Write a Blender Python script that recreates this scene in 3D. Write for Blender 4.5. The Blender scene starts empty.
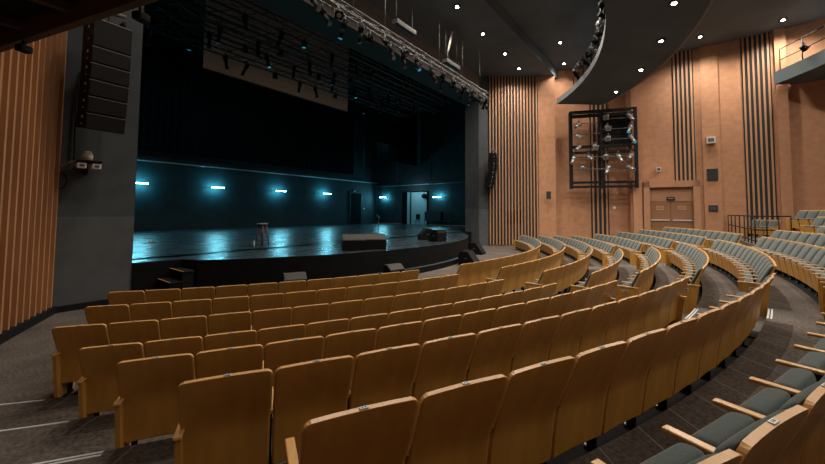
import bpy, bmesh, math, random
from math import sin, cos, pi, radians, atan2, hypot
from mathutils import Vector, Matrix
random.seed(7)
scene = bpy.context.scene
COL = scene.collection

# ------------------------------------------------------------------ materials
def mat(name, col, rough=.6, metal=0., coat=0., noise=None, bump=0., emit=None, estr=0., spec=.5, sheen=0.):
    m = bpy.data.materials.new(name); m.use_nodes = True
    nt = m.node_tree; b = nt.nodes['Principled BSDF']
    b.inputs['Base Color'].default_value = (*col, 1); b.inputs['Roughness'].default_value = rough
    b.inputs['Metallic'].default_value = metal; b.inputs['Coat Weight'].default_value = coat
    b.inputs['Specular IOR Level'].default_value = spec; b.inputs['Sheen Weight'].default_value = sheen
    b.inputs['Coat Roughness'].default_value = .25
    if emit: b.inputs['Emission Color'].default_value = (*emit, 1); b.inputs['Emission Strength'].default_value = estr
    if noise:
        sc, amt = noise[0], noise[1]; stretch = noise[2] if len(noise) > 2 else (1, 1, 1)
        tc = nt.nodes.new('ShaderNodeTexCoord'); mp = nt.nodes.new('ShaderNodeMapping'); mp.inputs['Scale'].default_value = stretch
        n = nt.nodes.new('ShaderNodeTexNoise'); n.inputs['Scale'].default_value = sc; n.inputs['Detail'].default_value = 6
        r = nt.nodes.new('ShaderNodeMapRange'); r.inputs['From Min'].default_value = .3; r.inputs['From Max'].default_value = .7
        r.inputs['To Min'].default_value = 1-amt; r.inputs['To Max'].default_value = 1+amt
        mx = nt.nodes.new('ShaderNodeMix'); mx.data_type = 'RGBA'; mx.blend_type = 'MULTIPLY'; mx.inputs[0].default_value = 1
        mx.inputs[6].default_value = (*col, 1)
        nt.links.new(tc.outputs['Object'], mp.inputs[0]); nt.links.new(mp.outputs[0], n.inputs['Vector'])
        nt.links.new(n.outputs['Fac'], r.inputs['Value']); nt.links.new(r.outputs[0], mx.inputs[7])
        nt.links.new(mx.outputs[2], b.inputs['Base Color'])
        if bump:
            bp = nt.nodes.new('ShaderNodeBump'); bp.inputs['Strength'].default_value = bump; bp.inputs['Distance'].default_value = .01
            nt.links.new(n.outputs['Fac'], bp.inputs['Height']); nt.links.new(bp.outputs[0], b.inputs['Normal'])
    return m
M = {}
M['veneer'] = mat('veneer', (.53, .275, .058), .40, coat=.12, noise=(9, .13, (1, 1, .25)), spec=.4)
M['edge'] = mat('plywood_edge', (.66, .36, .13), .4, coat=.2, noise=(14, .1, (6, 1, 1)))
M['armwood'] = mat('armrest_wood', (.68, .37, .13), .32, coat=.4, noise=(10, .08, (4, 1, 1)))
M['fabric'] = mat('grey_green_fabric', (.062, .080, .077), .95, noise=(160, .22), bump=.3, sheen=.25, spec=.15)
M['black'] = mat('black_metal', (.008, .008, .009), .6, spec=.2)
M['blackmat'] = mat('black_matte', (.010, .010, .011), .9, spec=.2)
M['plate'] = mat('number_plate', (.62, .66, .68), .3, metal=.3)
M['mark'] = mat('plate_mark', (.04, .05, .07), .5)
M['chrome'] = mat('worn_steel', (.28, .28, .29), .45, metal=.8)
M['duct'] = mat('dark_grey_housing', (.045, .045, .045), .6)
M['silver'] = mat('silver_lamp_body', (.42, .42, .42), .4, metal=.5)
M['grey'] = mat('light_grey_metal', (.10, .10, .10), .6)
M['ceil'] = mat('charcoal_ceiling', (.135, .162, .182), .9, noise=(.5, .15), spec=.2)
M['fascia'] = mat('fascia_paint', (.13, .14, .145), .6)
M['soffit'] = mat('soffit_paint', (.10, .12, .135), .85, noise=(.6, .15), spec=.2)
M['gallery'] = mat('brown_steel', (.085, .048, .028), .7)
M['pier'] = mat('charcoal_plaster', (.062, .069, .075), .85, noise=(2.5, .12), spec=.2)
M['pierlow'] = mat('grey_plaster_base', (.090, .098, .104), .85, noise=(2.5, .12), spec=.2)
M['brownwall'] = mat('brown_grey_wall', (.17, .158, .148), .85, noise=(1.5, .12))
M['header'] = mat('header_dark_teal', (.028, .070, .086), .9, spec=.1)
M['wood_dark'] = mat('ribbed_wood', (.40, .20, .095), .55, noise=(6, .12, (1, 1, .1)))
M['wood_rib'] = mat('ribbed_wood_batten', (.44, .225, .105), .5, noise=(6, .12, (1, 1, .1)))
M['batten'] = mat('orange_batten', (.44, .225, .115), .55, noise=(6, .08, (1, 1, .1)))
M['slatback'] = mat('slat_groove', (.022, .027, .029), .9)
M['stageface'] = mat('black_riser', (.0045, .0045, .0045), .8, noise=(3, .3), spec=.15)
M['fasciadark'] = mat('bridge_parapet', (.21, .20, .19), .8)
M['fasciablue'] = mat('blue_grey_fascia', (.11, .155, .175), .6)
M['stagewall'] = mat('stage_wall_paint', (.026, .050, .058), .8, noise=(1.2, .2))
M['drape'] = mat('black_drape', (.006, .010, .012), .95, noise=(2, .4, (4, 4, .2)), spec=.1)
M['screen'] = mat('projection_cloth', (.56, .54, .51), .9)
M['led'] = mat('led_cyan', (.1, .5, .6), .5, emit=(.30, .86, 1.0), estr=30)
M['lamp'] = mat('lamp_glow', (1, .9, .8), .5, emit=(1, .90, .74), estr=60)
M['cyanlens'] = mat('cyan_lens', (.05, .35, .5), .2, emit=(.05, .55, .85), estr=.35)
M['orange'] = mat('orange_tread_mark', (.75, .33, .04), .6)
M['strip'] = mat('step_edge_strip', (.52, .54, .52), .5)
M['door'] = mat('door_laminate', (.26, .125, .058), .55, noise=(4, .06))
M['doorframe'] = mat('door_surround_wood', (.40, .205, .115), .6, noise=(4, .06))
M['doorlite'] = mat('door_plate', (.38, .235, .14), .5)
M['stagedoor'] = mat('pale_blue_door', (.40, .56, .60), .35)
M['stooltop'] = mat('stool_seat_pale', (.35, .32, .27), .6)
M['stoolwood'] = mat('stool_brown_wood', (.17, .075, .045), .5)
M['white'] = mat('white_plastic', (.6, .58, .54), .4)
M['wedgetop'] = mat('worn_grille', (.04, .038, .034), .75, noise=(30, .25))
M['blackboard'] = mat('speaker_cabinet', (.007, .007, .008), .75, spec=.12)
M['grille'] = mat('speaker_grille', (.010, .010, .011), .8, noise=(80, .4), spec=.2)
M['sign'] = mat('dark_sign', (.02, .025, .022), .4)
M['cyanmetal'] = mat('dark_teal_metal', (.02, .035, .04), .6)

# carpet
def carpet(name, c, lines=False):
    m = mat(name, c, .97, noise=(28, .42), bump=.5, spec=.1)
    nt = m.node_tree; b = nt.nodes['Principled BSDF']
    src = b.inputs['Base Color'].links[0].from_socket
    tc = nt.nodes.new('ShaderNodeTexCoord')
    n2 = nt.nodes.new('ShaderNodeTexNoise'); n2.inputs['Scale'].default_value = 1.3; n2.inputs['Detail'].default_value = 5
    nt.links.new(tc.outputs['Object'], n2.inputs['Vector'])
    r = nt.nodes.new('ShaderNodeMapRange'); r.inputs['From Min'].default_value = .35; r.inputs['From Max'].default_value = .65
    r.inputs['To Min'].default_value = .78; r.inputs['To Max'].default_value = 1.18
    nt.links.new(n2.outputs['Fac'], r.inputs['Value'])
    mx = nt.nodes.new('ShaderNodeMix'); mx.data_type = 'RGBA'; mx.blend_type = 'MULTIPLY'; mx.inputs[0].default_value = 1
    nt.links.new(src, mx.inputs[6]); nt.links.new(r.outputs[0], mx.inputs[7]); out = mx.outputs[2]
    if lines:   # seams of the planks, radial: uses the mesh UV (u = arc length)
        uv = nt.nodes.new('ShaderNodeUVMap'); sx = nt.nodes.new('ShaderNodeSeparateXYZ'); nt.links.new(uv.outputs[0], sx.inputs[0])
        md = nt.nodes.new('ShaderNodeMath'); md.operation = 'FRACT'
        dv = nt.nodes.new('ShaderNodeMath'); dv.operation = 'DIVIDE'; dv.inputs[1].default_value = .5
        nt.links.new(sx.outputs[0], dv.inputs[0]); nt.links.new(dv.outputs[0], md.inputs[0])
        lt = nt.nodes.new('ShaderNodeMath'); lt.operation = 'LESS_THAN'; lt.inputs[1].default_value = .025
        nt.links.new(md.outputs[0], lt.inputs[0])
        mm = nt.nodes.new('ShaderNodeMix'); mm.data_type = 'RGBA'; nt.links.new(lt.outputs[0], mm.inputs[0])
        nt.links.new(out, mm.inputs[6]); mm.inputs[7].default_value = (.15, .125, .11, 1); out = mm.outputs[2]
    nt.links.new(out, b.inputs['Base Color'])
    return m
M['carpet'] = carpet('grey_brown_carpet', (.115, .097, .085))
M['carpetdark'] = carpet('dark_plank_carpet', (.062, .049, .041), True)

# auditorium wall wood with panel seams (UV in metres)
def panel_wood():
    m = mat('acoustic_wood_panel', (.44, .225, .125), .6, spec=.3)
    nt = m.node_tree; b = nt.nodes['Principled BSDF']
    uv = nt.nodes.new('ShaderNodeUVMap')
    br = nt.nodes.new('ShaderNodeTexBrick'); br.inputs['Scale'].default_value = 1
    br.inputs['Brick Width'].default_value = 3.1; br.inputs['Row Height'].default_value = 1.55
    br.inputs['Mortar Size'].default_value = .012; br.inputs['Mortar Smooth'].default_value = .1
    br.inputs['Color1'].default_value = (.44, .222, .122, 1); br.inputs['Color2'].default_value = (.452, .23, .128, 1)
    br.inputs['Mortar'].default_value = (.375, .185, .10, 1)
    n = nt.nodes.new('ShaderNodeTexNoise'); n.inputs['Scale'].default_value = 3.; n.inputs['Detail'].default_value = 8
    r = nt.nodes.new('ShaderNodeMapRange'); r.inputs['From Min'].default_value = .3; r.inputs['From Max'].default_value = .7
    r.inputs['To Min'].default_value = .88; r.inputs['To Max'].default_value = 1.1
    mx = nt.nodes.new('ShaderNodeMix'); mx.data_type = 'RGBA'; mx.blend_type = 'MULTIPLY'; mx.inputs[0].default_value = 1
    nt.links.new(uv.outputs[0], br.inputs['Vector']); nt.links.new(uv.outputs[0], n.inputs['Vector'])
    nt.links.new(n.outputs['Fac'], r.inputs['Value'])
    nt.links.new(br.outputs['Color'], mx.inputs[6]); nt.links.new(r.outputs[0], mx.inputs[7])
    nt.links.new(mx.outputs[2], b.inputs['Base Color'])
    return m
M['panel'] = panel_wood()

def stage_floor():
    m = mat('stage_floor_black_gloss', (.032, .042, .048), .3, spec=.6)
    nt = m.node_tree; b = nt.nodes['Principled BSDF']
    tc = nt.nodes.new('ShaderNodeTexCoord')
    mp = nt.nodes.new('ShaderNodeMapping'); mp.inputs['Scale'].default_value = (.5, 2.2, 1)
    n = nt.nodes.new('ShaderNodeTexNoise'); n.inputs['Scale'].default_value = 2.2; n.inputs['Detail'].default_value = 9; n.inputs['Roughness'].default_value = .7
    nt.links.new(tc.outputs['Object'], mp.inputs[0]); nt.links.new(mp.outputs[0], n.inputs['Vector'])
    r = nt.nodes.new('ShaderNodeMapRange'); r.inputs['From Min'].default_value = .35; r.inputs['From Max'].default_value = .7
    r.inputs['To Min'].default_value = .20; r.inputs['To Max'].default_value = .46
    nt.links.new(n.outputs['Fac'], r.inputs['Value']); nt.links.new(r.outputs[0], b.inputs['Roughness'])
    cr = nt.nodes.new('ShaderNodeMapRange'); cr.inputs['From Min'].default_value = .4; cr.inputs['From Max'].default_value = .75
    cr.inputs['To Min'].default_value = .6; cr.inputs['To Max'].default_value = 2.2
    nt.links.new(n.outputs['Fac'], cr.inputs['Value'])
    mx = nt.nodes.new('ShaderNodeMix'); mx.data_type = 'RGBA'; mx.blend_type = 'MULTIPLY'; mx.inputs[0].default_value = 1
    mx.inputs[6].default_value = (.022, .032, .038, 1); nt.links.new(cr.outputs[0], mx.inputs[7])
    nt.links.new(mx.outputs[2], b.inputs['Base Color'])
    n2 = nt.nodes.new('ShaderNodeTexNoise'); n2.inputs['Scale'].default_value = 5; n2.inputs['Detail'].default_value = 4
    nt.links.new(tc.outputs['Object'], n2.inputs['Vector'])
    bp = nt.nodes.new('ShaderNodeBump'); bp.inputs['Strength'].default_value = .05; bp.inputs['Distance'].default_value = .01
    nt.links.new(n2.outputs['Fac'], bp.inputs['Height']); nt.links.new(bp.outputs[0], b.inputs['Normal'])
    return m
M['stagefloor'] = stage_floor()

# ------------------------------------------------------------------ mesh builder
class MB:
    def __init__(s): s.bm = bmesh.new(); s.mats = []; s.uv = None
    def mi(s, m):
        m = M[m] if isinstance(m, str) else m
        if m not in s.mats: s.mats.append(m)
        return s.mats.index(m)
    def face(s, pts, m, uvs=None):
        vs = [s.bm.verts.new(p) for p in pts]; f = s.bm.faces.new(vs); f.material_index = s.mi(m)
        if uvs:
            if s.uv is None: s.uv = s.bm.loops.layers.uv.new('UVMap')
            for l, u in zip(f.loops, uvs): l[s.uv].uv = u
        return f
    def box(s, c, d, m, mtx=None, bev=0., seg=2):
        r = bmesh.ops.create_cube(s.bm, size=1); vs = r['verts']
        for v in vs: v.co = Vector((v.co.x*d[0], v.co.y*d[1], v.co.z*d[2]))
        i = s.mi(m); fs = {f for v in vs for f in v.link_faces}
        for f in fs: f.material_index = i
        if bev:
            es = list({e for v in vs for e in v.link_edges})
            rb = bmesh.ops.bevel(s.bm, geom=es, offset=bev, segments=seg, affect='EDGES', profile=.6)
            vs = list({v for f in rb['faces'] for v in f.verts} | {v for v in vs if v.is_valid})
            for v in vs:
                for f in v.link_faces: f.material_index = i
        T = Matrix.Translation(Vector(c))
        if mtx is not None: T = T @ mtx.to_4x4()
        for v in vs: v.co = T @ v.co
        return s
    def cyl(s, a, b, r, m, n=10, r2=None, cap=True):
        a, b = Vector(a), Vector(b); d = b-a; L = d.length
        q = d.to_track_quat('Z', 'Y').to_matrix().to_4x4()
        i = s.mi(m)
        rr = bmesh.ops.create_cone(s.bm, cap_ends=cap, segments=n, radius1=r, radius2=r if r2 is None else r2, depth=L)
        T = Matrix.Translation((a+b)/2) @ q
        for v in rr['verts']: v.co = T @ v.co
        for f in {f for v in rr['verts'] for f in v.link_faces}: f.material_index = i; f.smooth = len(f.verts) == 4
        return s
    def prism(s, poly, z0, z1, m, mside=None):      # horizontal polygon extruded
        s.face([(x, y, z1) for x, y in poly], m); s.face([(x, y, z0) for x, y in reversed(poly)], mside or m)
        n = len(poly)
        for k in range(n):
            a, b = poly[k], poly[(k+1) % n]
            s.face([(a[0], a[1], z0), (b[0], b[1], z0), (b[0], b[1], z1), (a[0], a[1], z1)], mside or m)
        return s
    def build(s, name, parent=None, smooth=False, loc=None, rotz=None):
        me = bpy.data.meshes.new(name)
        bmesh.ops.recalc_face_normals(s.bm, faces=s.bm.faces[:]) if s.uv is None else None
        s.bm.to_mesh(me); s.bm.free()
        for m in s.mats: me.materials.append(m)
        if smooth:
            for p in me.polygons: p.use_smooth = True
        o = bpy.data.objects.new(name, me); COL.objects.link(o)
        if parent: o.parent = parent
        if loc: o.location = loc
        if rotz is not None: o.rotation_euler[2] = rotz
        return o
def tag(o, label=None, cat=None, group=None, kind=None):
    if label: o['label'] = label
    if cat: o['category'] = cat
    if group: o['group'] = group
    if kind: o['kind'] = kind
    return o
def thing(name, label, cat, loc=(0, 0, 0), rotz=0, group=None):
    o = bpy.data.objects.new(name, None); COL.objects.link(o); o.empty_display_size = .2
    o.location = loc; o.rotation_euler = (0, 0, rotz)
    return tag(o, label, cat, group)
def kids(o): return [c for c in COL.objects if c.parent == o]
def dup_tree(spec):     # spec = (obj, [specs])
    o, ch = spec; c = o.copy(); COL.objects.link(c); r = (c, [])
    for k in ch:
        kc = dup_tree(k); kc[0].parent = c; r[1].append(kc)
    return r
def tree(o): return (o, [tree(c) for c in o.children])

# ------------------------------------------------------------------ camera (origin of plan = centre of the seating circles)
AH = .913
CAM = Vector((-11.846, -21.388, 2.38))
F_PX, PY, TH, RO = 350.08, 194.30, .04957, .00705
right = Vector((cos(AH), -sin(AH), 0)); fwd0 = Vector((sin(AH), cos(AH), 0)); up0 = Vector((0, 0, 1))
fwd = fwd0*cos(TH) + up0*sin(TH); upv = up0*cos(TH) - fwd0*sin(TH)
R2 = right*cos(RO) + upv*sin(RO); U2 = -right*sin(RO) + upv*cos(RO)
cd = bpy.data.cameras.new('camera'); cam = bpy.data.objects.new('camera', cd); COL.objects.link(cam); scene.camera = cam
mt = Matrix((R2, U2, -fwd)).transposed().to_4x4(); mt.translation = CAM; cam.matrix_world = mt
cd.sensor_width = 36; cd.lens = F_PX/825*36; cd.shift_y = -(232-PY)/825; cd.clip_start = .05; cd.clip_end = 200
def project(P):
    d = Vector(P)-CAM; z = d.dot(fwd)
    if z < .05: return None
    return 412.5+F_PX*d.dot(R2)/z, PY-F_PX*d.dot(U2)/z

# ------------------------------------------------------------------ seating plan
W = .56
RR = [16.82, 17.84, 18.85, 19.84, 20.85, 21.86, 22.86, 23.86, 24.86, 25.86, 26.86, 27.86, 28.86]
TOPS = [.937, .931, .925, .962, 1.134, 1.312, 1.474, 1.645, 1.82, 2.00, 2.30, 2.56, 2.86]
FL = [0, 0, 0, .032, .204, .382, .544, .715, .89, 1.07, 1.37, 1.63, 1.93]
def pol(R, phi): a = phi-AH; return R*sin(a), -R*cos(a)
def ring(mb, r0, r1, p0, p1, z, m, step=.03, zlow=None, mside=None):
    n = max(2, int((p1-p0)/step)); mb_u = lambda R, p: (R*p, R)
    for k in range(n):
        a, b = p0+(p1-p0)*k/n, p0+(p1-p0)*(k+1)/n
        A, B, C_, D = pol(r0, a), pol(r0, b), pol(r1, b), pol(r1, a)
        mb.face([(*A, z), (*D, z), (*C_, z), (*B, z)][::-1], m, [mb_u(r0, a), mb_u(r1, a), mb_u(r1, b), mb_u(r0, b)][::-1])
        if zlow is not None and z-zlow > .004:
            mb.face([(*A, zlow), (*B, zlow), (*B, z), (*A, z)], mside or m, [(r0*a, 0), (r0*b, 0), (r0*b, 1), (r0*a, 1)])
            mb.face([(*D, zlow), (*D, z), (*C_, z), (*C_, zlow)], mside or m, [(r1*a, 0), (r1*a, 1), (r1*b, 1), (r1*b, 0)])

# floor : flat front part + one carpeted terrace per row
floor = MB()
floor.face([(-22, -34, -.02), (22, -34, -.02), (22, -9, -.02), (-22, -9, -.02)], 'carpet', [(0, 0), (1, 0), (1, 1), (0, 1)])
ring(floor, 9.5, RR[2]-.13, -.35, 2.15, 0, 'carpet')
NR = 13
for i in range(3, NR):
    r0 = RR[i-1]-.13; r1 = RR[i]-.13 if i < NR-1 else 33
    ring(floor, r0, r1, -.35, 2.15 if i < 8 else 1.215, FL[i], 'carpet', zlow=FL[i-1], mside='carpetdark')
ring(floor, RR[7]-.13, 33, 1.215, 2.15, FL[7]+.01, 'carpet')
floor.prism([(7.5, -23.55), (16.45, -23.4), (16.3, -29.5), (9.2, -29.5)], .7, 1.15, 'carpet', 'carpetdark')
fo = floor.build('floor'); tag(fo, kind='structure')

# ------------------------------------------------------------------ the seat prototype (faces +Y, origin on the floor under the top of its back)
PROF = [(0, .930), (.020, .875), (.054, .79), (.094, .70), (.128, .625), (.152, .565), (.168, .515), (.179, .46), (.198, .33), (.206, .26), (.216, .178)]
def interp(z):
    for (y0, z0), (y1, z1) in zip(PROF[:-1], PROF[1:]):
        if z0 >= z >= z1: return y0+(y1-y0)*(z0-z)/(z0-z1)
    return PROF[-1][0] if z < .2 else 0
def shell_mesh(w=.547, th=.026, rc=.035):
    mb = MB(); hw = w/2; rows = []
    zs = [.93, .925, .915, .895] + [p[1] for p in PROF[1:]] + [.172]
    bow = lambda x: -.012*(x/hw)**2
    for z in zs:
        d = .93-z; lim = hw-(rc-math.sqrt(max(0, rc*rc-(rc-min(d, rc))**2)))
        if z < .57: lim = hw-.006
        if z <= .172: lim = hw-.016
        xs = [lim*t for t in (-1, -.93, -.6, -.2, .2, .6, .93, 1)]
        y = interp(min(.93, z))
        rows.append([(x, y+bow(x), z) for x in xs])
    bm = mb.bm; e = mb.mi('edge'); v = mb.mi('veneer')
    Bk = [[bm.verts.new(p) for p in r] for r in rows]
    Fr = [[bm.verts.new((p[0], p[1]+th, p[2]+(.004 if k == 0 else 0))) for p in r] for k, r in enumerate(rows)]
    nx = 8
    def q(a, b, c, d, mi, sm=True):
        f = bm.faces.new((a, b, c, d)); f.material_index = mi; f.smooth = sm
    for i in range(len(zs)-1):
        for j in range(nx-1):
            q(Bk[i][j], Bk[i+1][j], Bk[i+1][j+1], Bk[i][j+1], v); q(Fr[i][j], Fr[i][j+1], Fr[i+1][j+1], Fr[i+1][j], v)
        q(Bk[i][0], Fr[i][0], Fr[i+1][0], Bk[i+1][0], e, False); q(Bk[i][-1], Bk[i+1][-1], Fr[i+1][-1], Fr[i][-1], e, False)
    for j in range(nx-1):
        q(Bk[0][j], Bk[0][j+1], Fr[0][j+1], Fr[0][j], e, False); q(Bk[-1][j], Fr[-1][j], Fr[-1][j+1], Bk[-1][j+1], e, False)
    return mb
def back_cushion():
    mb = MB(); bm = mb.bm; c = mb.mi('fabric'); hw = .255
    zs = [.905, .895, .86, .78, .68, .58, .50, .45, .44]; th = [.004, .030, .048, .055, .062, .066, .060, .04, .006]
    xs = [-1, -.96, -.8, -.4, 0, .4, .8, .96, 1]; xt = [0, .55, .9, 1, 1, 1, .9, .55, 0]
    G = [[bm.verts.new((hw*x, interp(z)+.027+t*f, z)) for x, f in zip(xs, xt)] for z, t in zip(zs, th)]
    for i in range(len(zs)-1):
        for j in range(len(xs)-1):
            f = bm.faces.new((G[i][j], G[i][j+1], G[i+1][j+1], G[i+1][j])); f.material_index = c; f.smooth = True
    ring_ = [G[0][j] for j in range(9)] + [G[i][8] for i in range(1, 9)] + [G[8][j] for j in range(7, -1, -1)] + [G[i][0] for i in range(7, 0, -1)]
    f = bm.faces.new(ring_); f.material_index = c
    return mb
TILT = radians(81)
def seat_frame():   # folded-up pan: local axes: origin at hinge, e = along the pan, n = cushion side (towards the back)
    h = Vector((0, .355, .165)); e = Vector((0, cos(TILT), sin(TILT))); n = Vector((0, -sin(TILT), cos(TILT)))
    return h, e, n
def seat_pan():
    mb = MB(); h, e, n = seat_frame()
    rot = Matrix((Vector((1, 0, 0)), e, n)).transposed()
    mb.box(h+e*.165-n*.014, (.50, .37, .022), 'veneer', rot, bev=.008)
    mb.box(h+e*.353-n*.016, (.49, .008, .016), 'edge', rot)
    return mb
def seat_cushion():
    mb = MB(); h, e, n = seat_frame(); rot = Matrix((Vector((1, 0, 0)), e, n)).transposed()
    mb.box(h+e*.208+n*.046, (.490, .425, .130), 'fabric', rot, bev=.058, seg=6)
    return mb
def armrest():
    mb = MB(); mb.box((0, .327, .575), (.056, .374, .026), 'armwood', bev=.010, seg=3); return mb
def leg_mesh(x=0):
    mb = MB()
    mb.box((x, .30, .285), (.020, .06, .54), 'blackmat'); mb.box((x, .20, .018), (.035, .30, .018), 'black', bev=.006)
    mb.cyl((x, .06, .010), (x, .06, .035), .014, 'chrome', 6); mb.cyl((x, .34, .010), (x, .34, .035), .014, 'chrome', 6)
    mb.box((x, .29, .10), (.03, .06, .18), 'blackmat')
    return mb
def end_panel():
    mb = MB(); P = [(.075, .548), (.155, .0), (.50, .0), (.505, .548)]; a = [(-.017, y, z) for y, z in P]; b = [(.017, y, z) for y, z in P]
    mb.face(a[::-1], 'veneer'); mb.face(b, 'veneer')
    for k in range(4): mb.face([a[k], a[(k+1) % 4], b[(k+1) % 4], b[k]], 'veneer')
    return mb
def end_arm():
    mb = MB(); mb.box((0, .285, .572), (.052, .46, .026), 'armwood', bev=.010, seg=3); return mb
def meshof(mb, name, smooth=False):
    o = mb.build(name, smooth=smooth); me = o.data; bpy.data.objects.remove(o); return me
def plate_mesh():
    mb = MB(); mb.box((0, .014, .9345), (.042, .020, .004), 'plate'); mb.box((-.008, .014, .937), (.003, .009, .002), 'mark'); mb.box((.007, .014, .937), (.005, .009, .002), 'mark'); return mb
ME = dict(backrest=meshof(shell_mesh(), 'backrest'), back_cushion=meshof(back_cushion(), 'back_cushion'), seat=meshof(seat_pan(), 'seat'),
          seat_cushion=meshof(seat_cushion(), 'seat_cushion', True), armrest=meshof(armrest(), 'armrest'), end_arm=meshof(end_arm(), 'armrest'), leg=meshof(leg_mesh(), 'leg'),
          end_panel=meshof(end_panel(), 'end_panel'), number_plate=meshof(plate_mesh(), 'number_plate'))
def row_sign():
    mb = MB(); mb.box((0, .30, .47), (.008, .13, .055), 'white'); mb.box((.005, .275, .47), (.003, .03, .03), 'mark'); mb.box((.005, .32, .47), (.003, .04, .018), 'mark')
    mb.box((-.005, .275, .47), (.003, .03, .03), 'mark'); mb.box((-.005, .32, .47), (.003, .04, .018), 'mark'); return mb
ME['row_sign'] = meshof(row_sign(), 'row_sign')
for f in ME['seat_cushion'].polygons: f.use_smooth = True
def part(key, parent, x=0., name=None):
    o = bpy.data.objects.new(name or key, ME[key]); COL.objects.link(o); o.parent = parent; o.location = (x, 0, 0); return o
ORD = 'first second third fourth fifth sixth seventh eighth ninth tenth eleventh twelfth thirteenth fourteenth fifteenth sixteenth'.split()
RWORD = ['front row', 'second row', 'third row', 'fourth row', 'fifth row', 'sixth row', 'seventh row', 'eighth row', 'ninth row', 'tenth row', 'eleventh row', 'twelfth row', 'rearmost row']
n_seats = 0
def visible(x, y, z):
    for dz in (.2, .93):
        for f in (1, (math.hypot(x, y)-.6)/math.hypot(x, y)):
            p = project((x*f, y*f, z+dz))
            if p and -45 < p[0] < 875 and -20 < p[1] < 520: return True
    return False
proto = {}
def make_seat(first, last):
    t = thing('theatre_seat', 'seat', 'theatre seat')
    b = part('backrest', t); part('number_plate', b); b['label'] = 'orange-brown curved wooden back panel with pale edge'
    part('back_cushion', t); s = part('seat', t); part('seat_cushion', s)
    part('end_arm' if first else 'armrest', t, -W/2+(.008 if first else 0), 'armrest'); part('end_panel' if first else 'leg', t, -W/2+(.008 if first else 0))
    if first: part('row_sign', t, -W/2-.014); part('leg', t, -W/2+.075)
    if last:
        part('end_arm', t, W/2-.008, 'armrest'); part('end_panel', t, W/2-.008); part('row_sign', t, W/2+.014); part('leg', t, W/2-.075)
    return t
def place_row(row, phi0, n, block, where, from_end=False):
    global n_seats
    R = RR[row]; st = W/R
    for k in range(n):
        phi = phi0+(k+.5)*st; x, y = pol(R, phi); z = FL[row]
        if not visible(x, y, z): continue
        first, last = k == 0, k == n-1 and not (row == 6 and block == 'near block'); key = (first, last)
        if key not in proto: t = make_seat(first, last); proto[key] = tree(t)
        else: t = dup_tree(proto[key])[0]
        t.location = (x, y, z)
        t.rotation_euler = (0, 0, phi-AH)
        look = 'wood-backed theatre seat' if block != 'far block' else 'grey upholstered theatre seat'
        o = ORD[k] if k < 16 else 'last'
        t['label'] = f'{look}, {o} {where}, {RWORD[row]} of the {block}'
        t['group'] = f'{RWORD[row]} of the {block}'
        n_seats += 1
# near block
PH1 = [.2617, .2736, .2838, .3223, .3562, .3865, .4150, .4190]
N1 = [11, 12, 13, 13, 13, 13, 13, 15]
for r in range(8): place_row(r, PH1[r], N1[r], 'near block', 'from the left aisle')
PH2 = [.724, .732, .752, .768, .780, .778, .784, .800, .815, .815]
E2 = [1.18, 1.15, 1.145, 1.145, 1.122, 1.141, 1.127, 1.101, 1.170, 1.155]
for r in range(10):
    n = round((E2[r]-PH2[r])*RR[r]/W); place_row(r, E2[r]-n*W/RR[r], n, 'middle block', 'from the near aisle')
PH3 = [1.235, 1.205, 1.199, 1.202, 1.193, 1.181, 1.175, 1.164]
E3 = [1.596, 1.594, 1.594, 1.555, 1.522, 1.499, 1.472, 1.453]
for r in range(8):
    n = round((E3[r]-PH3[r])*RR[r]/W); place_row(r, PH3[r], n, 'far block', 'from the aisle')
place_row(10, 1.150, 4, 'upper side block', 'from its near end'); place_row(11, 1.185, 7, 'upper side block', 'from its near end')
place_row(12, 1.215, 3, 'upper side block', 'from its near end')
for k in range(3):
    phi = 1.420+k*.0196; x, y = pol(28.8, phi); t = dup_tree(proto[(k == 0, k == 2)])[0] if (k == 0, k == 2) in proto else make_seat(k == 0, k == 2)
    t.location = (x, y, 1.15); t.rotation_euler = (0, 0, phi-AH); t['group'] = 'seats on the railed platform'
    t['label'] = f'grey upholstered theatre seat on the railed side platform, {ORD[k]} of three from the right'
print('SEATS', n_seats)

# dark plank strips on the floor behind each row and pale step nosings in the aisles
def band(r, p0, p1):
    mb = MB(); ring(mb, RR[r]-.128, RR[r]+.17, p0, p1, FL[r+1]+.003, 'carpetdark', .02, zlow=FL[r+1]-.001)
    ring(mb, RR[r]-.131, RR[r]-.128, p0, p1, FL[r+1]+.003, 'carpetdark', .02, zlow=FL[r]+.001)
    tag(mb.build('floor_strip'), kind='structure')
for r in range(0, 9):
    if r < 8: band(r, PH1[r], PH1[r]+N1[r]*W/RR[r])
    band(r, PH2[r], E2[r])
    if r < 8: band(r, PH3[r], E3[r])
def underseat_shade(r, p0, p1):  # black sheet on the floor paints in the shade below the seats
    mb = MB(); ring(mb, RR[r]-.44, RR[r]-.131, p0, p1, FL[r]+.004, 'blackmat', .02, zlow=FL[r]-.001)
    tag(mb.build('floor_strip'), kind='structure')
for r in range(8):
    underseat_shade(r, PH1[r]+.006, PH1[r]+N1[r]*W/RR[r]-.004); underseat_shade(r, PH2[r]+.004, E2[r]-.004); underseat_shade(r, PH3[r]+.004, E3[r]-.004)
def nosing(r, p0, p1):
    mb = MB()
    for o in ((-.125, -.085) if r > 3 else (-.11,)):
        ring(mb, RR[r]+o, RR[r]+o+(.022 if r > 3 else .026), p0, p1, FL[r+1]+.006, 'strip', .02, zlow=FL[r+1]+.0005)
    tag(mb.build('trim_1'), kind='structure')
for r in (2, 3, 4, 5, 6):
    nosing(r, PH1[r]-.30, PH1[r]-.004)
    nosing(r, PH1[r]+N1[r]*W/RR[r]+.008, PH2[r]-.006)
nosing(7, .775, .81)

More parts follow.
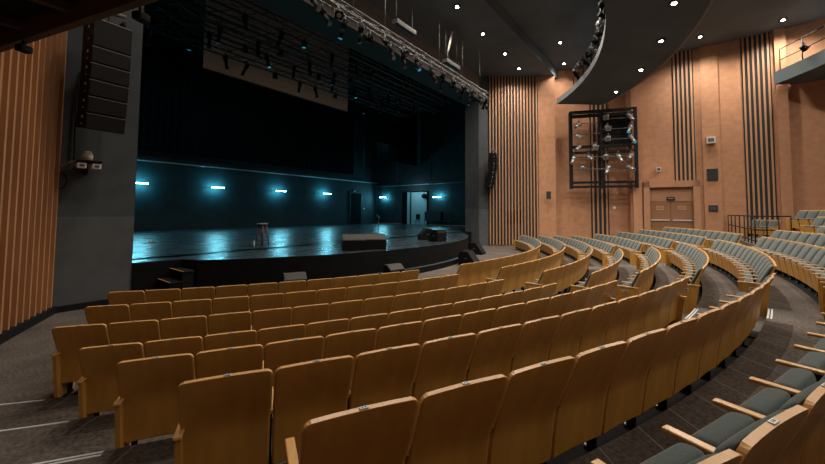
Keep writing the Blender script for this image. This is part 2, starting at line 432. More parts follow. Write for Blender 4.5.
# ------------------------------------------------------------------ side walls
WR = [(11.38, -10.47), (13.4, -13.3), (14.0, -14.28), (14.62, -14.05), (15.45, -15.55), (16.62, -18.35), (15.9, -18.6), (16.5, -22), (16.4, -26), (15.6, -30.5), (13, -36)]
def wall(poly, z0, z1, name, m, th=.3, sgn=1):
    mb = MB(); u = 0; ins = []; out = []
    n = len(poly)
    for k in range(n):
        a = Vector(poly[max(0, k-1)]); b = Vector(poly[min(n-1, k+1)]); t = (b-a).normalized(); nn = Vector((t.y, -t.x))*sgn
        out.append(Vector(poly[k])-nn*th)
    for k in range(n-1):
        a, b = Vector(poly[k]), Vector(poly[k+1]); L = (b-a).length; c, d = out[k+1], out[k]
        mb.face([(a.x, a.y, z0), (b.x, b.y, z0), (b.x, b.y, z1), (a.x, a.y, z1)], m, [(u, z0), (u+L, z0), (u+L, z1), (u, z1)])
        mb.face([(d.x, d.y, z0), (d.x, d.y, z1), (c.x, c.y, z1), (c.x, c.y, z0)], m, [(u, z0), (u, z1), (u+L, z1), (u+L, z0)])
        mb.face([(a.x, a.y, z1), (b.x, b.y, z1), (c.x, c.y, z1), (d.x, d.y, z1)], m, [(u, 0), (u+L, 0), (u+L, .1), (u, .1)])
        u += L
    o = mb.build(name); tag(o, kind='structure'); return o
wall(WR, -.02, 13.2, 'wall_right', 'panel', sgn=1)
WL = [(-10.48, -9.9), (-11.5, -12.0), (-13.3, -15.6), (-14.6, -19), (-15.3, -24), (-15.0, -30.5), (-13, -36)]
wall(WL, -.02, 13.2, 'wall_left', 'wood_dark', sgn=-1)
wall([(-13, -35.5), (13, -35.5)], -.02, 13.2, 'wall_back', 'panel', sgn=-1)
# ribs of the left wall
def along(poly, s):
    for a, b in zip(poly[:-1], poly[1:]):
        a, b = Vector(a), Vector(b); L = (b-a).length
        if s <= L: return a+(b-a)*(s/L), (b-a).normalized()
        s -= L
    return b, (b-a).normalized()
mb = MB(); s = .12
while s < 9:
    p, t = along(WL, s); a = atan2(t.y, t.x); nrm = Vector((-t.y, t.x)); nrm = nrm if nrm.x > 0 else -nrm
    rot = Matrix.Rotation(a, 3, 'Z')
    mb.box((p.x+nrm.x*.035, p.y+nrm.y*.035, 6.6), (.05, .07, 13.0), 'wood_rib', rot)
    s += .235
tag(mb.build('trim_2'), kind='structure')
mb = MB(); 
for a, b in zip(WL[:4], WL[1:5]):
    a, b = Vector(a), Vector(b); t = (b-a).normalized(); L = (b-a).length; nrm = Vector((-t.y, t.x))
    nrm = nrm if nrm.x > 0 else -nrm; c = (a+b)/2+nrm*.06
    mb.box((c.x, c.y, .08), (L, .12, .16), 'blackmat', Matrix.Rotation(atan2(t.y, t.x), 3, 'Z'))
tag(mb.build('baseboard_left'), kind='structure')

def slat_panel(p0, p1, z0, z1, nb, wb, dark_first=True, proud=.10):
    """dark backing with nb upright battens between two plan points on the right wall"""
    mb = MB(); a, b = Vector(p0), Vector(p1); t = (b-a).normalized(); L = (b-a).length; nrm = Vector((t.y, -t.x))
    nrm = -nrm if nrm.dot(Vector((-1, .0))) < 0 else nrm
    rot = Matrix.Rotation(atan2(t.y, t.x), 3, 'Z'); c = (a+b)/2+nrm*.02
    mb.box((c.x, c.y, (z0+z1)/2), (L, .04, z1-z0), 'slatback', rot)
    pitch = L/nb
    for k in range(nb):
        q = a+t*(pitch*(k+.5))+nrm*(.04+proud/2-.02)
        mb.box((q.x, q.y, (z0+z1)/2), (wb, proud, z1-z0), 'batten', rot)
    o = mb.build('trim_3'); tag(o, kind='structure'); return o
slat_panel((11.30, -10.38), (13.38, -13.26), .1, 12.3, 16, .082)
slat_panel((15.72, -16.2), (16.16, -17.26), 0.4, 12, 4, .11, proud=.06)
slat_panel((16.33, -21.02), (16.49, -22.1), 4.3, 13.1, 5, .10, proud=.06)
slat_panel((16.44, -24.35), (16.40, -25.6), .9, 13.1, 6, .085, proud=.06)
# wall relief: pilaster by the rack, pilaster edging the slats, recess edges
def pilaster(p0, p1, z0, z1, d):
    mb = MB(); a, b = Vector(p0), Vector(p1); t = (b-a).normalized(); L = (b-a).length; nrm = Vector((t.y, -t.x))
    nrm = nrm if nrm.x < 0 else -nrm
    A, B, C_, D = a, b, b+nrm*d, a+nrm*d
    for P, Q in ((D, C_), (A, D), (C_, B)):
        w = (Q-P).length
        mb.face([(P.x, P.y, z0), (Q.x, Q.y, z0), (Q.x, Q.y, z1), (P.x, P.y, z1)], 'panel', [(0, z0), (w, z0), (w, z1), (0, z1)])
    mb.face([(p.x, p.y, z1) for p in (A, B, C_, D)], 'panel', [(0, 0)]*4)
    tag(mb.build('trim_4'), kind='structure')
pilaster((15.93, -18.72), (16.02, -19.2), 0.4, 12.9, .35)
pilaster((16.49, -22.45), (16.48, -23.3), .5, 12.9, .12)
pilaster((16.42, -25.75), (16.38, -26.2), .5, 12.9, .3)

# ------------------------------------------------------------------ ceiling
mb = MB()
mb.prism([(-22, -9.6), (18, -9.6), (18, -14.3), (-22, -14.3)], 12.25, 13.6, 'ceil')
mb.prism([(-22, -14.2), (18, -14.2), (18, -37), (-22, -37)], 12.9, 13.6, 'ceil')
tag(mb.build('ceiling'), kind='structure')

# ------------------------------------------------------------------ proscenium
def boxobj(name, x0, x1, y0, y1, z0, z1, m, kind='structure'):
    mb = MB(); mb.box(((x0+x1)/2, (y0+y1)/2, (z0+z1)/2), (x1-x0, y1-y0, z1-z0), m); o = mb.build(name)
    if kind: tag(o, kind=kind)
    return o
mb = MB(); mb.box((-9.75, -9.6, 7.4), (1.5, .6, 10.4), 'pier'); mb.box((-9.75, -9.6, 1.1), (1.5, .6, 2.2), 'pierlow'); tag(mb.build('wall_stage'), kind='structure')
PP = [(10.76, -9.9), (11.36, -10.46), (12.2, -9.9), (12.2, -8.8), (10.76, -8.8)]
mb = MB(); mb.prism(PP, 2.6, 12.6, 'pier'); mb.prism(PP, 0, 2.6, 'pierlow'); tag(mb.build('wall_stage'), kind='structure')
mb = MB(); Q = [(-9.9, 10.55), (-8.8, 10.28), (-8.8, 12.7), (-9.9, 12.7)]; a = [(-9.0, y, z) for y, z in Q]; b = [(10.76, y, z) for y, z in Q]
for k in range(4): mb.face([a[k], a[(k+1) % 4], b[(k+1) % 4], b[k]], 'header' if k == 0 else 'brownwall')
mb.face(a[::-1], 'brownwall'); mb.face(b, 'brownwall'); tag(mb.build('wall_stage'), kind='structure')
boxobj('baseboard_stage', -10.5, -9.0, -9.98, -9.9, 0, .14, 'blackmat'); 

# stage deck
def stage_poly(R=13.1, off=0.):
    P = [(-9.0, -8.9), (-9.0, -9.93-off), (-7.9+off*.3, -10.02-off)]
    a0 = atan2(-7.7, 10.6); a1 = atan2(8.9, 9.6)
    for k in range(49):
        a = a0+(a1-a0)*k/48; P.append((R*sin(a), -R*cos(a)))
    P += [(9.7, -9.4), (10.74, -9.05), (10.74, -8.9)]; return P
pl = [(8.74, -9.3), (19, -9.3), (19, 7.8), (-20, 7.8), (-20, -9.3)]
mb = MB(); top = stage_poly()
mb.prism(top+pl[:0], 0.0, .98, 'stagefloor', 'stageface')
mb.prism([(-20, -9.3), (19, -9.3), (19, 7.8), (-20, 7.8)], .0, .98, 'stagefloor', 'stageface')
tag(mb.build('floor_stage'), kind='structure')
mb = MB(); a0 = atan2(-7.5, 10.8); a1 = atan2(9.2, 9.5)
for k in range(48):
    a, b = a0+(a1-a0)*k/48, a0+(a1-a0)*(k+1)/48
    P = [(13.102*sin(a), -13.102*cos(a)), (13.30*sin(a), -13.30*cos(a)), (13.30*sin(b), -13.30*cos(b)), (13.102*sin(b), -13.102*cos(b))]
    mb.prism(P, 0, .22, 'cyanmetal', 'stageface')
tag(mb.build('trim_5'), kind='structure')

# stage house
boxobj('wall_upstage', -20.2, 19.2, 7.8, 8.1, .9, 18, 'stagewall')
mb = MB(); mb.box((19.15, -.75, 9.5), (.3, 17.1, 17), 'stagewall'); tag(mb.build('wall_stage_side'), kind='structure')
boxobj('wall_stage_side', -20.3, -20, -9.3, 7.8, .9, 18, 'stagewall')
boxobj('ceiling_stage', -20.3, 19.3, -9.3, 8.1, 18, 18.3, 'drape')
boxobj('wall_stage_side', -20.3, -10.5, -9.6, -9.3, 0, 18, 'drape'); boxobj('wall_stage_side', 10.8, 19.3, -9.2, -8.9, 0, 18, 'drape')
boxobj('wall_stage', -10.6, 10.8, -8.8, -8.6, 12.5, 18, 'drape')
# ledge pipes on the stage walls
mb = MB(); mb.cyl((-20, 7.66, 5.75), (18.9, 7.66, 5.75), .05, 'plate', 8); mb.cyl((-20, 7.6, 5.95), (18.9, 7.6, 5.95), .02, 'cyanmetal', 6)
tag(mb.build('wall_pipe'), 'long steel conduit pipe running along the upstage wall above the cyan lights', 'pipe')
mb = MB(); mb.cyl((18.9, -5, 5.35), (18.9, 7.6, 5.35), .04, 'plate', 8)
tag(mb.build('wall_pipe'), 'short steel conduit pipe above the open door on the stage side wall', 'pipe')
# upstage black drape with folds
def drape(name, x0, x1, y, z0, z1, label, amp=.10, per=.45, vert=True):
    mb = MB(); n = int((x1-x0)/.09); pts = []
    for k in range(n+1):
        x = x0+(x1-x0)*k/n; pts.append((x, y+amp*sin(2*pi*x/per)*(.7+.3*sin(x*1.7))))
    for a, b in zip(pts[:-1], pts[1:]):
        f = mb.face([(a[0], a[1], z0), (b[0], b[1], z0), (b[0], b[1], z1), (a[0], a[1], z1)], 'drape')
        mb.face([(a[0], a[1]+.02, z0), (a[0], a[1]+.02, z1), (b[0], b[1]+.02, z1), (b[0], b[1]+.02, z0)], 'drape')
    return tag(mb.build(name), label, 'curtain')
drape('stage_curtain', -19, 14.2, 6.9, 6.35, 16, 'wide black curtain hanging high in front of the upstage wall')
drape('stage_curtain', 12.2, 18.6, 1.5, 7.4, 17, 'black border curtain hanging at right behind the lighting trusses')
# grey cloth screen
mb = MB(); mb.box((.43, -2, 12.2), (9.8, .04, 5.0), 'screen'); sc = mb.build('projection_screen'); tag(sc, 'wide grey-brown cloth screen flown high above the stage', 'screen')
mb = MB(); mb.cyl((-4.47, -2, 9.68), (5.33, -2, 9.68), .04, 'wedgetop', 8); mb.build('bottom_bar', sc)

# LED wash bars
def led_bar(loc, rz, label):
    t = thing('led_bar', label, 'stage light', loc, rz, 'cyan led bars on the stage walls')
    b = MB(); b.box((0, .03, .0), (1.1, .08, .14), 'black', bev=.01); b.box((-.4, .32, 0), (.04, .54, .04), 'black'); b.box((.4, .32, 0), (.04, .54, .04), 'black'); b.build('housing', t)
    b = MB()
    for k in range(10): b.box((-.45+.1*k, -.02, -.01), (.075, .02, .075), 'led')
    b.build('lens', t)
names = ['behind the left proscenium pier', 'left of the wooden stool', 'right of the wooden stool', 'by the dark stage door']
for (x, nm) in zip((-4.58, .385, 5.77, 10.92), names): led_bar((x, 7.15, 4.15), 0, f'glowing cyan led bar on the upstage wall, {nm}')
led_bar((18.5, 6.43, 4.05), -pi/2, 'glowing cyan led bar on side wall, left of the open door')
led_bar((18.5, -1.16, 3.92), -pi/2, 'glowing cyan led bar on side wall, right of the open door')
def area(name, loc, rot, sx, sy, col, e):
    l = bpy.data.lights.new(name, 'AREA'); l.shape = 'RECTANGLE'; l.size = sx; l.size_y = sy; l.color = col; l.energy = e
    o = bpy.data.objects.new(name, l); COL.objects.link(o); o.location = loc; o.rotation_euler = rot; return o

# stage doors
t = thing('stage_door', 'tall pale door leaf standing open with bright edge, stage side wall', 'door', (18.9, 2.2, .98))
mb = MB(); mb.box((0, -.75, 1.78), (.06, 2.1, 3.5), 'stagedoor', bev=.01); mb.build('door_leaf', t)
mb = MB(); mb.box((-.05, .66, 1.78), (.10, .34, 3.56), 'stagedoor'); mb.build('side_leaf', t)
mb = MB(); mb.box((.02, 1.25, 1.78), (.05, .8, 3.56), 'drape'); mb.box((-.02, -1.86, 1.8), (.10, .10, 3.65), 'black'); mb.box((-.02, -.1, 3.62), (.10, 3.5, .10), 'black'); mb.build('door_frame', t)
mb = MB(); mb.box((-.06, -1.6, 1.05), (.05, .05, .22), 'black'); mb.build('handle', t)
t = thing('stage_door', 'dark closed door at the right end of the upstage wall', 'door', (15.4, 7.74, .98))
mb = MB(); mb.box((0, 0, 1.7), (1.6, .06, 3.4), 'drape', bev=.01); mb.build('door_leaf', t)
mb = MB(); mb.box((-.85, 0, 1.75), (.1, .12, 3.5), 'cyanmetal'); mb.box((.85, 0, 1.75), (.1, .12, 3.5), 'cyanmetal'); mb.box((0, 0, 3.52), (1.8, .12, .1), 'cyanmetal'); mb.build('door_frame', t)
mb = MB(); mb.box((0, -.03, 4.05), (.34, .06, .24), 'cyanmetal'); mb.box((0, -.065, 4.05), (.28, .01, .18), 'stagedoor'); o = mb.build('wall_sign', None, loc=(15.2, 7.74, .6)); tag(o, 'small pale sign above the dark door on the upstage wall', 'sign')
mb = MB(); mb.box((0, 0, 0), (.22, .06, .12), 'stagedoor', bev=.01); o = mb.build('wall_switch', None, loc=(16.7, 7.75, 2.7)); tag(o, 'small pale switch box right of the dark stage door', 'switch')
mb = MB(); mb.cyl((18.86, .65, 4.05), (18.6, .65, 4.05), .26, 'black', 16); mb.cyl((18.6, .65, 4.05), (18.52, .65, 4.05), .20, 'blackmat', 16)
tag(mb.build('wall_fan'), 'round black unit mounted over the pale stage door', 'fan')

# equipment beyond the door
t = thing('equipment_table', 'low dark equipment bench with case against the stage side wall', 'table', (18.2, -1.6, .98))
mb = MB(); mb.box((0, 0, .50), (.8, 3.2, .06), 'cyanmetal'); mb.build('table_top', t)
for sx in (-.35, .35):
    for sy in (-1.5, 1.5):
        mb = MB(); mb.cyl((sx, sy, 0), (sx, sy, .48), .025, 'grey', 8); mb.build('leg', t)
mb = MB(); mb.box((0, 0, .45), (.6, 2.0, .9), 'stagewall', bev=.03); mb.box((-.31, 0, .45), (.02, 1.7, .05), 'cyanmetal')
o = mb.build('flight_case', None, loc=(18.2, -1.0, 1.51)); tag(o, 'dark teal flight case resting on the low bench', 'case')
t = thing('folding_chair', 'small black chair standing beside the pale stage door', 'chair', (17.7, .75, .98), -1.2)
mb = MB(); mb.box((0, 0, .46), (.45, .45, .05), 'black', bev=.01); mb.build('seat', t)
mb = MB(); mb.box((0, .22, .85), (.45, .05, .6), 'black', bev=.01); mb.build('backrest', t)
for sx in (-.2, .2):
    for sy in (-.2, .2):
        mb = MB(); mb.cyl((sx, sy, 0), (sx, sy, .45), .018, 'black', 6); mb.build('leg', t)

# stool on the stage
t = thing('bar_stool', 'tall brown wooden stool standing alone on the stage', 'stool', (-4.44, -8.15, .98), .35)
mb = MB(); mb.cyl((0, 0, .855), (0, 0, .90), .20, 'stooltop', 20); mb.build('seat', t)['label'] = 'pale round seat'
for k in range(4):
    a = pi/4+k*pi/2; mb = MB(); mb.cyl((.25*cos(a), .25*sin(a), 0), (.14*cos(a), .14*sin(a), .86), .021, 'stoolwood', 8); mb.build('leg', t)
for z, r in ((.22, .225), (.55, .178)):
    for k in range(4):
        a, b = pi/4+k*pi/2, pi/4+(k+1)*pi/2; mb = MB(); mb.cyl((r*cos(a), r*sin(a), z), (r*cos(b), r*sin(b), z), .014, 'stoolwood', 6); mb.build('rung', t)
t = thing('water_bottle', 'clear bluish water bottle standing beside the wooden stool', 'bottle', (-4.80, -8.2, .98))
mb = MB(); mb.cyl((0, 0, 0), (0, 0, .19), .045, 'stagedoor', 12); mb.cyl((0, 0, .19), (0, 0, .23), .045, 'stagedoor', 12, .018); mb.build('body', t); mb = MB(); mb.cyl((0, 0, .23), (0, 0, .26), .018, 'white', 8); mb.build('cap', t)
mb = MB(); mb.box((0, 0, .012), (.34, .2, .024), 'cyanmetal', bev=.005); mb.box((0, 0, .06), (.12, .1, .09), 'white', bev=.02)
o = mb.build('floor_box', None, loc=(-6.84, -3.53, .98)); tag(o, 'small pale box lying on the stage left of centre', 'box')
# microphone stand
t = thing('music_stand', 'thin black music stand at the back right of the stage', 'music stand', (4.14, -6.36, .98), .6)
mb = MB(); mb.cyl((0, 0, 0), (0, 0, .03), .20, 'black', 16); mb.build('base', t)
mb = MB(); mb.cyl((0, 0, .03), (0, 0, 1.0), .014, 'grey', 8); mb.build('pole', t)
mb = MB(); mb.box((0, .02, 1.08), (.52, .03, .30), 'black', Matrix.Rotation(radians(-35), 3, 'X')); mb.box((.34, 0, 1.02), (.16, .04, .12), 'grey'); mb.build('desk', t)

# wedge monitors: profile extruded along x, grille slope faces +y side
def wedge(loc, rz, label, w=.62, d=.5, h=.42, group=None, lip=.22, topm='blackboard', grille=True):
    t = thing('stage_monitor', label, 'speaker', loc, rz, group)
    mb = MB(); P = [(-d/2, 0), (d/2, 0), (d/2, h*lip), (d*.02, h), (-d*.38, h), (-d/2, h*.75)]
    a = [(-w/2, y, z) for y, z in P]; b = [(w/2, y, z) for y, z in P]
    mb.face(a[::-1], 'blackboard'); mb.face(b, 'blackboard')
    for k in range(6):
        m = topm if k in (2, 3) else 'blackboard'
        mb.face([a[k], a[(k+1) % 6], b[(k+1) % 6], b[k]], m)
    o = mb.build('cabinet', t)
    mb = MB(); p0, p1 = Vector((0, d/2, h*lip)), Vector((0, d*.02, h)); c = (p0+p1)/2; e = (p1-p0); L = e.length; n = Vector((0, e.z, -e.y)).normalized(); n = n if n.y > 0 else -n
    rot = Matrix((Vector((1, 0, 0)), e.normalized(), Vector((1, 0, 0)).cross(e.normalized()))).transposed()
    mb.box(c+n*.008, (w*.9, L*.88, .012), 'grille' if topm == 'blackboard' else topm, rot); mb.build('grille', t)
    mb = MB(); mb.box((-w/2-.004, -.05, h*.5), (.008, .14, .05), 'mark'); mb.box((w/2+.004, -.05, h*.5), (.008, .14, .05), 'mark'); mb.build('handle', t)
    return t
rz = atan2(-.81, 1.37)
wedge((-3.02, -11.86, .98), rz+pi-.12, 'black stage monitor, left of the joined pair at the stage lip', w=.80, d=.62, h=.55, lip=.66, topm='wedgetop')
wedge((-2.30, -12.22, .98), rz+pi-.12, 'black stage monitor, right of the joined pair at the stage lip', w=.80, d=.62, h=.55, lip=.66, topm='wedgetop')
wedge((2.55, -11.1, .98), .9, 'black stage monitor tipped near the right stage lip, farther of two', w=.62, d=.62, h=.55, lip=.4)
wedge((2.15, -12.1, .98), -.2, 'black stage monitor near the right stage lip, nearer of two', w=.6, d=.62, h=.55, lip=.4)
wedge((2.45, -13.65, 0), .52+pi-.35, 'black wedge speaker on the floor below the stage lip, nearer one', w=.8, d=.8, h=.62, lip=.1)
wedge((6.35, -12.0, 0), .52+pi-.3, 'black wedge speaker on the floor near the right pier, farther one', w=.85, d=.85, h=.65, lip=.1)
mb = MB()
for i, (x, y, nm) in enumerate(((-5.75, -12.35, 'left'), (-2.58, -13.45, 'right'))):
    wedge((x, y, 0), atan2(x, -y)+pi, f'grey-topped floor speaker at the foot of the stage, {nm} one', w=.62, d=.42, h=.56, lip=.7, topm='wedgetop')

# stage steps
t = thing('stage_steps', 'black portable steps with orange-dotted treads up to the stage', 'steps', (-8.18, -10.45, 0))
mb = MB()
for k, (x0, z) in enumerate(((-.55, .24), (-.27, .49), (.02, .735))):
    mb.box((x0+.14, 0, z/2-.02), (.27, .86, z-.03), 'stageface')
mb.build('frame', t)
for k, (x0, z) in enumerate(((-.55, .24), (-.27, .49), (.02, .735))):
    mb = MB(); mb.box((x0+.14, 0, z), (.29, .90, .03), 'blackmat')
    for j in range(9): mb.box((x0+.012, -.40+j*.1, z+.017), (.03, .055, .006), 'orange')
    mb.build('tread', t)

# ------------------------------------------------------------------ line arrays
def line_array(loc, rz, n, w, h, label, d=.6, curve=.05, top=True, scale=1):
    t = thing('line_array_speaker', label, 'speaker', loc, rz)
    z = 0; ang = 0; y = 0
    mb = MB(); mb.box((0, 0, .10), (w*1.0, .08, .06), 'black'); mb.box((-w*.3, 0, .1), (.06, d, .08), 'black'); mb.box((w*.3, 0, .1), (.06, d, .08), 'black')
    mb.cyl((0, 0, .1), (0, 0, 2.5), .012, 'grey', 6); mb.cyl((-w*.35, .1, .35), (w*.4, -.1, .35), .05, 'grey', 8); mb.build('rigging_frame', t)
    for k in range(n):
        hh = h*1.75 if (k == 0 and top) else h
        rot = Matrix.Rotation(ang, 3, 'X'); dn = rot @ Vector((0, 0, -1)); c = Vector((0, y, z))+dn*(hh/2)
        mb = MB(); mb.box(c, (w, d, hh-.012), 'blackboard', rot, bev=.012)
        o = mb.build('cabinet', t)
        g = MB(); g.box(c+rot @ Vector((0, -d/2-.004, 0)), (w*.93, .012, hh-.05), 'grille', rot)
        g.build('grille', o)
        g = MB(); g.box(c+rot @ Vector((0, -d/2-.005, hh/2-.012)), (w*.98, .016, .012), 'chrome', rot); g.box(c+rot @ Vector((-w*.51, -d*.2, hh*.22)), (.012, .05, .05), 'plate', rot); g.box(c+rot @ Vector((-w*.51, -d*.2, -hh*.22)), (.012, .03, .03), 'plate', rot); g.build('trim', o)
        e = Vector((0, y, z))+dn*hh; y, z = e.y, e.z; ang += curve
    return t
line_array((-9.90, -10.9, 6.62), .10, 6, .72, .36, 'black line array speaker hanging before the left grey pier', d=.6, curve=.035)
line_array((10.85, -10.95, 6.35), .35, 7, .80, .30, 'black line array speaker hanging at the right slatted wall', d=.5, curve=.05)
# device on bracket under the left array
t = thing('wall_projector', 'white domed device on a black bracket below the left speaker array', 'device', (-10.02, -10.25, 3.50))
mb = MB(); mb.box((0, 0, 0), (.42, .55, .04), 'black', bev=.005); mb.box((0, .30, -.1), (.1, .1, .35), 'black'); mb.build('bracket', t)
mb = MB(); mb.cyl((-.02, -.05, .02), (-.02, -.05, .18), .095, 'white', 18); mb.cyl((-.02, -.05, .18), (-.02, -.05, .25), .095, 'white', 18, .05); mb.build('dome', t)
for x in (-.14, .12):
    mb = MB(); mb.box((x, -.15, -.11), (.16, .2, .12), 'white', bev=.01); mb.box((x, -.255, -.11), (.08, .012, .05), 'mark'); mb.build('box', t)
# cable beside it
def curve_obj(name, pts, r, m, parent=None):
    mb = MB()
    for a, b in zip(pts[:-1], pts[1:]): mb.cyl(a, b, r, m, 6, cap=False)
    return mb.build(name, parent)
curve_obj('cable', [(-.22+.0, -.02, .0), (-.30, .05, -.02), (-.36, .10, -.09), (-.44, .2, -.12), (-.50, .28, -.08)], .012, 'orange', t)
curve_obj('cable', [(-.2, .30, 0), (-.22, .32, 1.2), (-.18, .32, 2.2)], .014, 'blackmat', t)
mb = MB(); 
for k in range(14): 
    a, b = 2*pi*k/14, 2*pi*(k+1)/14; mb.cyl((-.42+.12*cos(a), .31, -.45+.2*sin(a)), (-.42+.12*cos(b), .31, -.45+.2*sin(b)), .012, 'blackmat', 5, cap=False)
mb.build('cable', t)

# ------------------------------------------------------------------ stage spotlights & trusses
def spot_proto(kind='long', lens='blackmat', body='blackboard'):
    t = thing('stage_spotlight', 'x', 'spotlight')
    mb = MB(); mb.box((0, 0, -.05), (.05, .08, .12), 'grey'); mb.box((0, 0, -.12), (.26, .03, .02), 'grey'); mb.box((-.13, 0, -.22), (.015, .03, .2), 'grey'); mb.box((.13, 0, -.22), (.015, .03, .2), 'grey'); mb.build('yoke', t)
    h = MB(); ax = Vector((0, -.0, -1))
    if kind == 'long':
        h.cyl((0, .0, .12), (0, 0, -.16), .10, body, 12); h.cyl((0, 0, -.16), (0, 0, -.52), .075, body, 12); h.cyl((0, 0, -.52), (0, 0, -.56), .095, body, 12)
    else:
        h.cyl((0, 0, .13), (0, 0, -.13), .11, body, 12, .14); h.box((0, 0, -.15), (.28, .28, .02), body)
    b = h.build('lamp_body', t); b.location = (0, 0, -.27)
    l = MB(); zz = -.565 if kind == 'long' else -.165
    l.cyl((0, 0, zz), (0, 0, zz-.008), .08, lens, 12); lo = l.build('lens', b)
    return t, b
protos = {}
CNT = {}
def spotlight(loc, rz, tilt, label, kind='long', lens='blackmat', body='blackboard', group=None):
    key = (kind, lens, body)
    if key not in protos:
        t, b = spot_proto(*key); protos[key] = tree(t); sp = protos[key]
    else: sp = dup_tree(protos[key])
    t = sp[0]; t.location = loc; t.rotation_euler = (0, 0, rz); t['label'] = label
    if group: t['group'] = group
    for c, _ in sp[1]:
        if c.name.startswith('lamp_body'): c.rotation_euler = (tilt, 0, 0)
    return t
def truss(name, a, b, label, w=.4, r=.028, m='black', bay=.5, cables=None, hang=None, cat='truss', tri=False):
    a, b = Vector(a), Vector(b); d = b-a; L = d.length; d.normalize(); sd = Vector((-d.y, d.x, 0)).normalized(); up = Vector((0, 0, 1))
    t = thing(name, label, cat, a)
    C4 = [sd*w/2+up*w/2, -sd*w/2+up*w/2, -sd*w/2-up*w/2, sd*w/2-up*w/2] if not tri else [sd*w/2+up*w/2, -sd*w/2+up*w/2, -up*w/2]
    mb = MB()
    for c in C4: mb.cyl(c, c+d*L, r, m, 8)
    mb.build('chord', t)
    mb = MB(); n = int(L/bay); nc = len(C4)
    for k in range(n):
        for j in range(nc):
            p, q = C4[j], C4[(j+1) % nc]; s0 = d*(L*k/n); s1 = d*(L*(k+1)/n)
            if k % 2: mb.cyl(p+s0, q+s1, r*.5, m, 5, cap=False)
            else: mb.cyl(q+s0, p+s1, r*.5, m, 5, cap=False)
    mb.build('bracing', t)
    if hang:
        for s in hang:
            mb = MB(); mb.cyl(d*s+up*w/2, d*s+up*(cables), .014, 'grey', 6); mb.build('cable', t)
    return t
truss('lighting_truss', (-7.5, -12, 9.62), (7.7, -12, 9.52), 'grey metal lighting truss hanging in front of the stage opening', w=.26, r=.026, m='grey', bay=.8, hang=(1.5, 4.2, 5.9, 7.7, 9.9, 12.2, 14.3), cables=2.45)
xs = [-5.2, -4.6, -4.15, -3.6, -3.05, -2.3, -1.75, -1.05, -.55, -.25, .3, .9, 1.45, 1.9, 2.5, 3.0, 3.5, 4.0, 4.6, 5.0, 5.5, 6.0, 6.45, 6.9, 7.3, 7.6]
for k, x in enumerate(xs):
    kind = 'long' if k % 3 != 2 else 'par'
    body = 'blackboard'
    tl = [-.6, -.5, -.75, .3, -.35, .55][k % 6]
    spotlight((x, -12.15+.3*(k % 2), 9.42-.007*x), [0, .6, -.4, .3, 2.8][k % 5], tl, f'{"long black" if kind=="long" else "short black"} spotlight on the front truss, {ORD[k] if k < 16 else ORD[len(xs)-1-k]} from its {"left" if k < 16 else "right"} end', kind, 'cyanlens' if k % 7 == 3 else 'chrome', body, 'spotlights on the front truss')
# dark grey duct boxes hung above the truss
for x0, x1, zz in ((-1.0, .3, 10.35), (2.9, 4.2, 10.05)):
    t = thing('duct_fitting', f'dark grey boxed duct fitting above the front truss, {"left" if x0 < 0 else "right"} one', 'duct fitting', (x0, -12.0, zz), 0)
    mb = MB(); mb.box(((x1-x0)/2, 0, 0), (x1-x0, .32, .20), 'duct', bev=.02); mb.build('housing', t)
    mb = MB(); mb.box(((x1-x0)/2, -.1, -.12), (x1-x0-.1, .1, .03), 'blackmat'); mb.build('grille', t)
    mb = MB(); mb.cyl((.1, 0, .1), (.1, 0, 12.2-zz), .012, 'grey', 6); mb.cyl((x1-x0-.1, 0, .1), (x1-x0-.1, 0, 12.2-zz), .012, 'grey', 6); mb.build('cable', t)
t = thing('hanging_tube', 'pale slanted tube hanging from the ceiling above the front truss', 'tube', (3.35, -12, 10.35))
mb = MB(); mb.cyl((-.15, 0, .25), (.28, 0, 1.50), .055, 'white', 10); mb.build('tube', t)
mb = MB(); mb.cyl((.28, 0, 1.50), (.28, 0, 1.9), .012, 'grey', 6); mb.cyl((-.15, 0, .25), (-.15, 0, -.2), .02, 'grey', 6); mb.build('cable', t)
# upstage trusses
specs = [(-6.5, -6.6, 10.35, 10.5), (-5.5, -4.8, 10.75, 10.5), (-4.6, -3.4, 10.55, 10.5), (-6.5, -8.0, 10.5, 9.5)]
nm = ['second', 'third', 'fourth', 'first']
for k, (x0, y, z, x1) in enumerate(specs):
    truss('lighting_truss', (-8.6, y, z), (x1, y, z), f'long black lighting truss above the stage, {nm[k]} behind the opening', w=.62, r=.042, m='cyanmetal', bay=1.1, hang=(1, 6, 11, 16), cables=7)
    for j in range(11 if k != 3 else 7):
        x = -7.2+j*1.45+.3*(k % 2)+.17*((j*7) % 3)
        spotlight((x, y+.1, z-.25), .3*(j % 4)-.4, [-.3, .5, 0, .25][(j+k) % 4], f'black spotlight on the {nm[k]} stage truss, {ORD[j]} from its left end', 'long' if (j+k) % 3 else 'par', 'cyanlens' if (j+2*k) % 4 == 1 else 'blackmat', 'blackboard', f'spotlights on the {nm[k]} stage truss')
# hanging vertical chains at right of stage
for k, (x, y) in enumerate(((13.5, 4.6), (15.6, 1.8), (17.4, -1.2))):
    mb = MB()
    for j in range(26):
        z = 5.6+j*.36; mb.box((x, y, z), (.13, .13, .22), 'cyanmetal', Matrix.Rotation(.7*j, 3, 'Z')); mb.cyl((x, y, z), (x, y, z+.36), .02, 'cyanmetal', 5, cap=False)
    tag(mb.build('hanging_chain'), f'dark vertical chain hoist line hanging at stage right, {ORD[k]} from the left', 'chain', 'chains at stage right')

